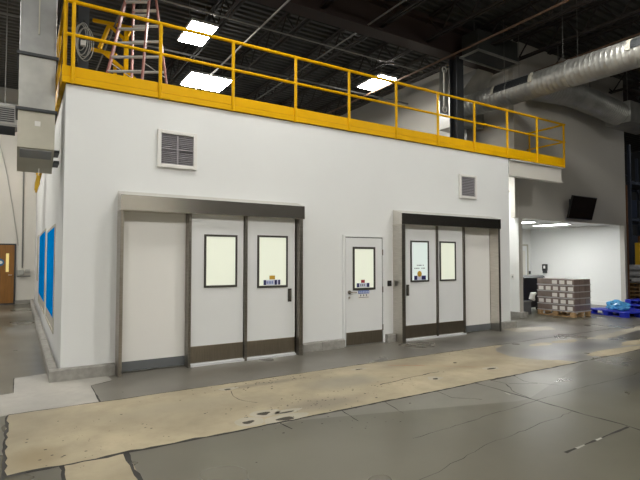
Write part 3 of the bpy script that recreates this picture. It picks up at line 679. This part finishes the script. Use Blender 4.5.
# spiral round duct over the platform
t = thing('spiral_duct', 'long silver round duct with side grilles crossing in front of the grey wall', 'duct', (10.4, -1.5, 5.8))
R = .31; pA, pB = Vector((10.22, 2.0, 5.93)), Vector((10.6, -6.5, 5.93))
pts = []; rad = []; L_ = (pB-pA).length; n = int(L_/.11)
for i in range(n):
    a = pA.lerp(pB, i/n)
    pts += [a, pA.lerp(pB, (i+.80)/n), pA.lerp(pB, (i+.84)/n), pA.lerp(pB, (i+.96)/n)]; rad += [R, R, R+.003, R+.003]
MB().tube(pts, rad, 40).build('duct_body', M['galv'], t, smooth=True)
dirn = (pB-pA).normalized()
for (ya_, yb2, tag_) in ((.85, -.22, ''), (-2.42, -3.5, '')):
    b = MB(); A = pA+dirn*((2.0-ya_)); B = pA+dirn*((2.0-yb2))
    sd = Vector((-dirn.y, dirn.x, 0)); sd = -sd if sd.x > 0 else sd
    for q0 in range(8):
        a0, a1 = math.radians(2+q0*5), math.radians(2+q0*5+3.2)
        vs = []
        for rr in (R+.004, R+.02):
            for (Q, an) in ((A, a0), (B, a0), (B, a1), (A, a1)): vs.append(Q+sd*math.cos(an)*rr+Vector((0, 0, 1))*math.sin(an)*rr)
        b.add(vs, [(0,3,2,1),(4,5,6,7),(0,1,5,4),(1,2,6,5),(2,3,7,6),(3,0,4,7)])
    gg = b.build('side_grille', M['dark'], t)
    b = MB()
    for Q in (A, B):
        for q0 in range(10):
            a0, a1 = math.radians(-2+q0*4.6), math.radians(-2+(q0+1)*4.6); vs = []
            for rr in (R+.003, R+.03):
                for (dq, an) in ((-.04, a0), (.04, a0), (.04, a1), (-.04, a1)): vs.append(Q+dirn*dq+sd*math.cos(an)*rr+Vector((0, 0, 1))*math.sin(an)*rr)
            b.add(vs, [(0,3,2,1),(4,5,6,7),(0,1,5,4),(1,2,6,5),(2,3,7,6),(3,0,4,7)])
    b.build('grille_flange', M['galv_l'], gg)
for q in (.18, .36, .6, .86):
    a = pA.lerp(pB, q); MB().tube([a-dirn*.02, a+dirn*.02], R+.02, 40).build('coupling_ring', M['galv'], t, smooth=False)
    for e_ in (-.3, .3): MB().bar(a+Vector((e_, 0, .2)), a+Vector((e_, 0, CZ-5.93)), .008).build('hanger', M['pipe'], t)
# plenum box and transition feeding the round duct
t = thing('plenum_duct', 'silver sheet metal plenum behind the dark column feeding the round duct', 'duct', (10.2, 2.5, 5.2))
b = MB(); b.box(10.1, 11.12, 2.05, 2.9, 5.45, 6.35); b.build('plenum_box', M['galv'], t, bevel=.01)
b = MB(); b.add([(10.15, 2.05, 6.35), (11.05, 2.05, 6.35), (11.05, 2.85, 6.35), (10.15, 2.85, 6.35), (10.35, 1.6, 6.95), (11.0, 1.6, 6.95), (11.0, 2.3, 6.95), (10.35, 2.3, 6.95)],
                [(0,3,2,1),(4,5,6,7),(0,1,5,4),(1,2,6,5),(2,3,7,6),(3,0,4,7)]); b.build('transition', M['galv'], t)
b = MB(); b.box(10.65, 11.05, 2.3, 2.8, WZ+.03, 5.45); b.build('drop_leg', M['galv_d'], t)
b = MB(); yq = 2.15; b.add([(9.40, yq, 5.68), (9.76, yq, 5.68), (9.76, yq, 6.98), (9.40, yq, 6.98), (9.58, yq-.07, 6.33)], [(0, 1, 4), (1, 2, 4), (2, 3, 4), (3, 0, 4), (0, 3, 2, 1)])
b.build('cross_broken_panel', M['galv'], t)
b = MB(); b.tube([(9.36, 1.93, 5.75), (9.36, 1.93, 6.8)], .03, 8)
for zz in (5.72, 6.82):
    pts = [(9.36+.08*math.cos(2*PI*i/16), 1.92, zz+.08*math.sin(2*PI*i/16)) for i in range(16)]; b.tube(pts, .018, 6, True)
b.build('turnbuckle', M['alum'], t)
# air handler hung from the roof
t = thing('air_handler', 'dark sheet metal air unit hung under the roof above the round duct', 'air unit', (10.4, 1.3, 6.75))
b = MB(); b.box(9.35, 10.95, .75, 1.30, 6.95, 7.5); b.build('unit_cabinet', M['unit'], t, bevel=.015)
b = MB(); zz = 6.91
for a in ((9.3, 9.36, .7, 1.34), (10.94, 11.0, .7, 1.34), (9.36, 10.94, .7, .76), (9.36, 10.94, 1.28, 1.34)): b.box(a[0], a[1], a[2], a[3], zz, zz+.04)
b.build('bottom_flange', M['galv'], t)
box(9.37, 10.93, .77, 1.27, 6.93, 6.95).build('intake_screen', M['dark'], t)
b = MB()
for xx in (9.5, 10.8): MB().bar((xx, 1.0, 7.5), (xx, 1.0, CZ), .02).build('hanger', M['pipe'], t)
# flexible duct with square tail on the far side of the round duct
t = thing('flexible_duct', 'corrugated silver flexible duct curving behind the round duct', 'duct', (15, .5, 6.4))
ctrl = [Vector(q) for q in ((11.6, .62, 6.35), (13.2, .62, 6.45), (14.4, .55, 6.35), (15.3, .3, 6.1))]
pts = []; rad = []
for i in range(160):
    q = i/159; k = min(int(q*3), 2); u = q*3-k
    pm = ctrl[max(k-1, 0)]; p0 = ctrl[k]; p1 = ctrl[k+1]; p2 = ctrl[min(k+2, 3)]
    pts.append(.5*((2*p0)+(p1-pm)*u+(2*pm-5*p0+4*p1-p2)*u*u+(3*p0-pm-3*p1+p2)*u**3)); rad.append(.34+(.016 if i % 4 < 2 else 0))
MB().tube(pts, rad, 26).build('flexible_hose', M['galv'], t, smooth=True)
b = MB(); b.box(15.2, 17.1, -.05, .70, 5.8, 6.45); b.build('square_tail', M['galv'], t, bevel=.01)
b = MB()
for xx in (12.4, 14.0, 16.2): MB().bar((xx, .5, 6.5), (xx, .5, CZ), .02).build('hanger', M['pipe'], t)
# conduits and sprinkler pipes under the roof
def pipe(a, c, r, m, label, cat='pipe', name='roof_pipe'):
    tag(MB().tube([a, c], r, 8).build(name, M[m]), label, cat)
pipe((-2, 2.6, 6.95), (9.2, 2.6, 6.95), .018, 'pipe_w', 'thin pale conduit running level with the front wall under the roof', 'conduit', 'roof_conduit')
pipe((4.15, -2, 6.95), (4.15, 12.9, 6.95), .022, 'pipe_w', 'thin pale conduit running back under the roof near the two close lamps', 'conduit', 'roof_conduit')
pipe((8.95, -3, 6.9), (8.95, 12.9, 6.9), .028, 'pipe_b', 'rusty brown pipe running back past the dark column')
pipe((6.3, -3, 7.05), (6.3, 12.9, 7.05), .02, 'pipe', 'grey pipe running back under the roof before the rusty pipe')
pipe((1.3, -2, 7.0), (1.3, 12.9, 7.0), .02, 'pipe', 'grey pipe running back under the roof above the step ladder')
pipe((-4, 5.2, 7.05), (11, 5.2, 7.05), .03, 'pipe', 'grey sprinkler pipe crossing behind the railing under the roof')
pipe((11.9, -3.4, 6.95), (11.9, .9, 6.95), .022, 'pipe_b', 'rusty brown pipe above the round duct')
pipe((12.3, -3.4, 7.0), (12.3, .9, 7.0), .018, 'pipe', 'grey conduit beside the rusty pipe above the round duct', 'conduit', 'roof_conduit')

# ------------------------------------------------------------------ wrapped cartons on a wooden pallet
PX, PY, PW, PL = 12.58, .28, .82, 1.12
def wood_pallet(x, y, w_, l_, z, label, grp=None, name='wooden_pallet', m='pwood', nb=7):
    t = thing(name, label, 'pallet', (x+w_/2, y+l_/2, z), grp)
    b = MB()
    for i in range(nb): a = y+i*(l_-.1)/(nb-1); b.box(x, x+w_, a, a+.1, z+.12, z+.142)
    b.build('top_deck', M[m], t)
    for xx in (x, x+w_/2-.05, x+w_-.1):
        b = MB(); b.box(xx, xx+.1, y, y+.12, z+.022, z+.12); b.build('corner_block', M[m], t)
        b = MB(); b.box(xx, xx+.1, y+l_/2-.06, y+l_/2+.06, z+.022, z+.12); b.build('corner_block', M[m], t)
        b = MB(); b.box(xx, xx+.1, y+l_-.12, y+l_, z+.022, z+.12); b.build('corner_block', M[m], t)
        b = MB(); b.box(xx, xx+.1, y, y+l_, z, z+.022); b.build('bottom_board', M[m], t)
    return t
wood_pallet(PX, PY, PW, PL, 0, 'wooden pallet under the stack of wrapped brown cartons')
NX, NY, NZ = 3, 5, 5
cw, cl_, ch = PW/NX, PL/NY, .182
order = ['topmost', 'second', 'third', 'fourth', 'lowest']; nth = ['first', 'second', 'third', 'fourth', 'fifth']
for k in range(NZ):
    for i in range(NX):
        for j in range(NY):
            if not (i == 0 or j == 0 or k == NZ-1): continue
            ox = .012 if (k % 2) else 0
            xa, ya2, za = PX+i*cw, PY+j*cl_, .142+k*ch
            if i == 0: where = '%s from the near corner on the labelled face' % nth[j]
            elif j == 0: where = '%s from the near corner on the short face' % nth[i]
            else: where = '%s row behind the labelled face, %s from the short face' % (nth[i-1], nth[j])
            c = MB(); c.box(xa+.002+ox, xa+cw-.002, ya2+.002, ya2+cl_-.002, za+.001, za+ch-.001)
            o = c.build('carton', M['carton'], bevel=.006)
            tag(o, 'brown carton, %s layer, %s' % (order[NZ-1-k], where), 'carton', 'brown cartons on the wooden pallet')
            if i == 0 and (k % 2 == 1 or j in (0, 1, 2)):
                jj = .03 if k % 2 else .05
                box(xa+ox-.003, xa+.0025+ox, ya2+jj, ya2+jj+.15, za+.04, za+.145).build('paper_label', M['label'], o)
wr = MB(); e = .008
for k in range(NZ):
    for (dz, hh) in ((.0, .028),):
        z = .142+k*ch+dz; q = random.uniform(-.006, .006)
        wr.box(PX-e, PX-e+.004, PY-e, PY+PL+e, z+q, z+q+hh); wr.box(PX-e, PX+PW+e, PY-e-.004, PY-e, z-q, z-q+hh)
tag(wr.build('stretch_wrap', M['film']), 'strands of clear wrap film around the brown carton stack', 'wrap film')
# loose white wad sticking out of the far side of the stack
b = MB(); b.tube([(PX-.02, PY+PL+.02, .62), (PX-.1, PY+PL+.08, .58), (PX-.12, PY+PL+.10, .46), (PX-.05, PY+PL+.06, .40)], [.03, .08, .09, .03], 9)
tag(b.build('paper_wad', M['white_pl']), 'crumpled white wad of film at the back edge of the carton stack', 'film')
# black wheeled bin in the alcove
t = thing('waste_bin', 'black wheeled bin standing in the alcove behind the cartons', 'bin', (13.0, 2.2, 0))
bx0, bx1, by0, by1 = 12.72, 13.75, 1.95, 2.65
b = MB(); b.add([(bx0+.06, by0+.06, .10), (bx1-.06, by0+.06, .10), (bx1-.06, by1-.06, .10), (bx0+.06, by1-.06, .10), (bx0, by0, 1.03), (bx1, by0, 1.03), (bx1, by1, 1.03), (bx0, by1, 1.03)],
                [(0,3,2,1),(4,5,6,7),(0,1,5,4),(1,2,6,5),(2,3,7,6),(3,0,4,7)]); b.build('bin_body', M['bin'], t, bevel=.02)
b = MB(); b.prism([(by0-.04, 1.03), (by1+.04, 1.03), (by1, 1.09), (by0+.05, 1.11)], 'x', bx0-.04, bx1+.04); b.build('lid', M['bin'], t, bevel=.01)
for xx in (bx0+.15, bx1-.15):
    for yq in (by0+.12, by1-.12): MB().tube([(xx-.03, yq, .07), (xx+.03, yq, .07)], .07, 14).build('wheel', M['black'], t)
t = thing('grey_crate', 'low dark grey crate on the floor beside the pier and the black bin', 'crate', (12.1, 1.55, 0))
b = MB(); b.box(12.0, 12.35, 1.45, 1.8, .0, .03)
for a in ((12.0, 12.02, 1.45, 1.8), (12.33, 12.35, 1.45, 1.8), (12.02, 12.33, 1.45, 1.47), (12.02, 12.33, 1.78, 1.8)): b.box(a[0], a[1], a[2], a[3], .03, .40)
b.build('crate_body', M['greybox'], t)
b = MB()
for a in ((11.985, 12.0, 1.435, 1.815), (12.35, 12.365, 1.435, 1.815), (12.0, 12.35, 1.435, 1.45), (12.0, 12.35, 1.8, 1.815)): b.box(a[0], a[1], a[2], a[3], .36, .40)
b.build('rim', M['pipe'], t)

# ------------------------------------------------------------------ blue plastic pallets
def blue_pallet(cx, cy, rz, z, label, w_=1.0, l_=1.2):
    t = thing('plastic_pallet', label, 'pallet', (cx, cy, z), 'blue plastic pallets'); t.rotation_euler.z = rz
    def part(mb, nm):
        o = mb.build(nm, M['pblue']); o.parent = t; o.matrix_parent_inverse = Matrix(); return o
    b = MB(); b.box(-w_/2, w_/2, -l_/2, l_/2, .115, .15); o = part(b, 'top_deck')
    bv = o.modifiers.new('bevel', 'BEVEL'); bv.width = .006
    for i in (-1, 0, 1):
        for j in (-1, 0, 1):
            b = MB(); x, y = i*(w_/2-.09), j*(l_/2-.10); b.box(x-.08, x+.08, y-.09, y+.09, .02, .115); part(b, 'foot_block')
    for i in (-1, 0, 1): b = MB(); x = i*(w_/2-.09); b.box(x-.08, x+.08, -l_/2, l_/2, 0, .02); part(b, 'bottom_runner')
    b = MB()
    for j in range(-2, 3): b.box(-w_/2+.05, w_/2-.05, j*.22-.015, j*.22+.015, .15, .158)
    part(b, 'grip_strip')
    return t
rz = -.35
blue_pallet(14.45, -.05, rz, 0, 'single blue plastic pallet lying on the floor with blue film on it', 1.15, 1.35)
blue_pallet(16.75, .15, -.1, 0, 'lower blue plastic pallet of the pair near the end of the grey wall')
blue_pallet(16.75, .15, -.1, .158, 'upper blue plastic pallet of the pair near the end of the grey wall')
b = MB(); random.seed(3); pts = []
bmf = bmesh.new(); bmesh.ops.create_icosphere(bmf, subdivisions=3, radius=1)
for v in bmf.verts:
    q = 1+random.uniform(-.28, .22); v.co = Vector((v.co.x*.20*q, v.co.y*.30*q, max(v.co.z*.17*q, -.1)+.10))
me = bpy.data.meshes.new('film_bundle'); bmf.to_mesh(me); bmf.free(); me.materials.append(M['pblue_f'])
o = bpy.data.objects.new('film_bundle', me); COL.objects.link(o); o.location = (14.25, -.02, .16)
tag(o, 'crumpled light blue plastic film on the single blue pallet', 'plastic film')

# ------------------------------------------------------------------ storage area past the grey wall
t = thing('pallet_rack', 'tall storage rack with slate uprights beyond the end of the grey wall', 'rack', (21.5, 3.5, 0))
for (x, y) in ((20.3, 2.45), (20.3, 3.6), (23.4, 2.45), (23.4, 3.6)): box(x-.05, x+.05, y-.05, y+.05, 0, 6.2).build('upright', M['rackblue'], t)
for z in (1.75, 3.2, 4.7):
    for y in (2.45, 3.6): box(20.35, 23.35, y-.03, y+.03, z-.05, z+.05).build('load_beam', M['rackblue'], t)
    b = MB()
    for i in range(9): b.box(20.45+i*.33, 20.65+i*.33, 2.42, 3.63, z+.06, z+.08)
    b.build('shelf_boards', M['dark'], t)
b = MB()
for z in (.5, 1.6, 2.7, 3.8, 4.9): b.bar((20.3, 2.45, z), (20.3, 3.6, z+.9), .03)
b.build('end_bracing', M['rackblue'], t)
t = thing('column_guard', 'yellow column guard standing among the storage racks', 'guard', (19.95, 2.05, 0))
b = MB(); b.box(19.86, 20.02, 1.95, 2.11, .03, 2.25); b.build('guard_post', M['yellow2'], t, bevel=.01)
box(19.8, 20.08, 1.9, 2.16, 0, .03).build('base_plate', M['yellow2'], t)
struct('column_rack_end', box(17.55, 17.62, 1.25, 1.32, 0, 4.2), M['orange'], 'orange steel post just past the end of the grey wall', 'post')
for k in range(5):
    wood_pallet(18.75, 1.35, 1.0, 1.2, k*.145, 'wooden pallet, %s in the pile past the end of the grey wall' % ['lowest', 'second from the floor', 'middle', 'second from the top', 'topmost'][k], 'empty wooden pallets in a pile', nb=6)
zz = 5*.145
for k in range(3):
    bmf = bmesh.new(); bmesh.ops.create_cube(bmf, size=1); bmesh.ops.subdivide_edges(bmf, edges=bmf.edges[:], cuts=4, use_grid_fill=True)
    for v in bmf.verts:
        p = v.co; rr = 1-.25*(abs(2*p.z))**3*.6; v.co = Vector((p.x*.9*rr, p.y*1.1*rr, p.z*.2+random.uniform(-.012, .012)))
    me = bpy.data.meshes.new('wrapped_sack'); bmf.to_mesh(me); bmf.free(); me.materials.append(M['sack'])
    for p in me.polygons: p.use_smooth = True
    o = bpy.data.objects.new('wrapped_sack', me); COL.objects.link(o); o.location = (19.25, 1.95, zz+.115+k*.226)
    tag(o, 'white wrapped sack on the pallet pile, %s of the three' % ['bottom', 'middle', 'top'][k], 'sack', 'white sacks on the pallet pile')
    b = MB(); b.box(18.795, 18.81, 1.75+.1*k, 2.0+.1*k, zz+.07+k*.226, zz+.15+k*.226); b.build('printed_patch', M['black'], o); bpy.data.objects[-1] if False else None
    o.children[0].matrix_parent_inverse = Matrix.Translation(-Vector(o.location))
for (x, z, m_, lab) in ((20.9, 1.83, 'rackblue', 'slate box on the lower rack shelf'), (21.6, 1.83, 'orange', 'brown box on the lower rack shelf'), (20.9, 3.28, 'rackdim', 'dull navy box on the middle rack shelf'), (21.6, 3.28, 'dark', 'dark grey box on the middle rack shelf')):
    o = box(x-.28, x+.28, 2.6, 3.4, z, z+.75).build('storage_box', M[m_], bevel=.01); tag(o, lab, 'box', 'boxes on the storage rack')
    box(x-.285, x-.28, 2.85, 3.1, z+.3, z+.45).build('paper_label', M['white_pl'], o)
struct('wall_added_unseen', box(-12, 5.2, -14, -13.8, 0, CZ), M['wall_back'], 'unseen pale wall added behind the camera for the steel headers to reflect', 'wall')  # added out of view to bounce light and show in the steel
struct('wall_added_unseen.001', box(5.2, 30, -14, -13.8, 0, CZ), M['dim'], 'unseen dark wall added behind the camera to darken the header reflections', 'wall')  # added out of view to darken what the steel headers reflect
struct('wall_far', box(29.8, 30, -14, 13.4, 0, CZ), M['dark'], 'dark far wall of the storage hall', 'wall')

bpy.context.view_layer.update()
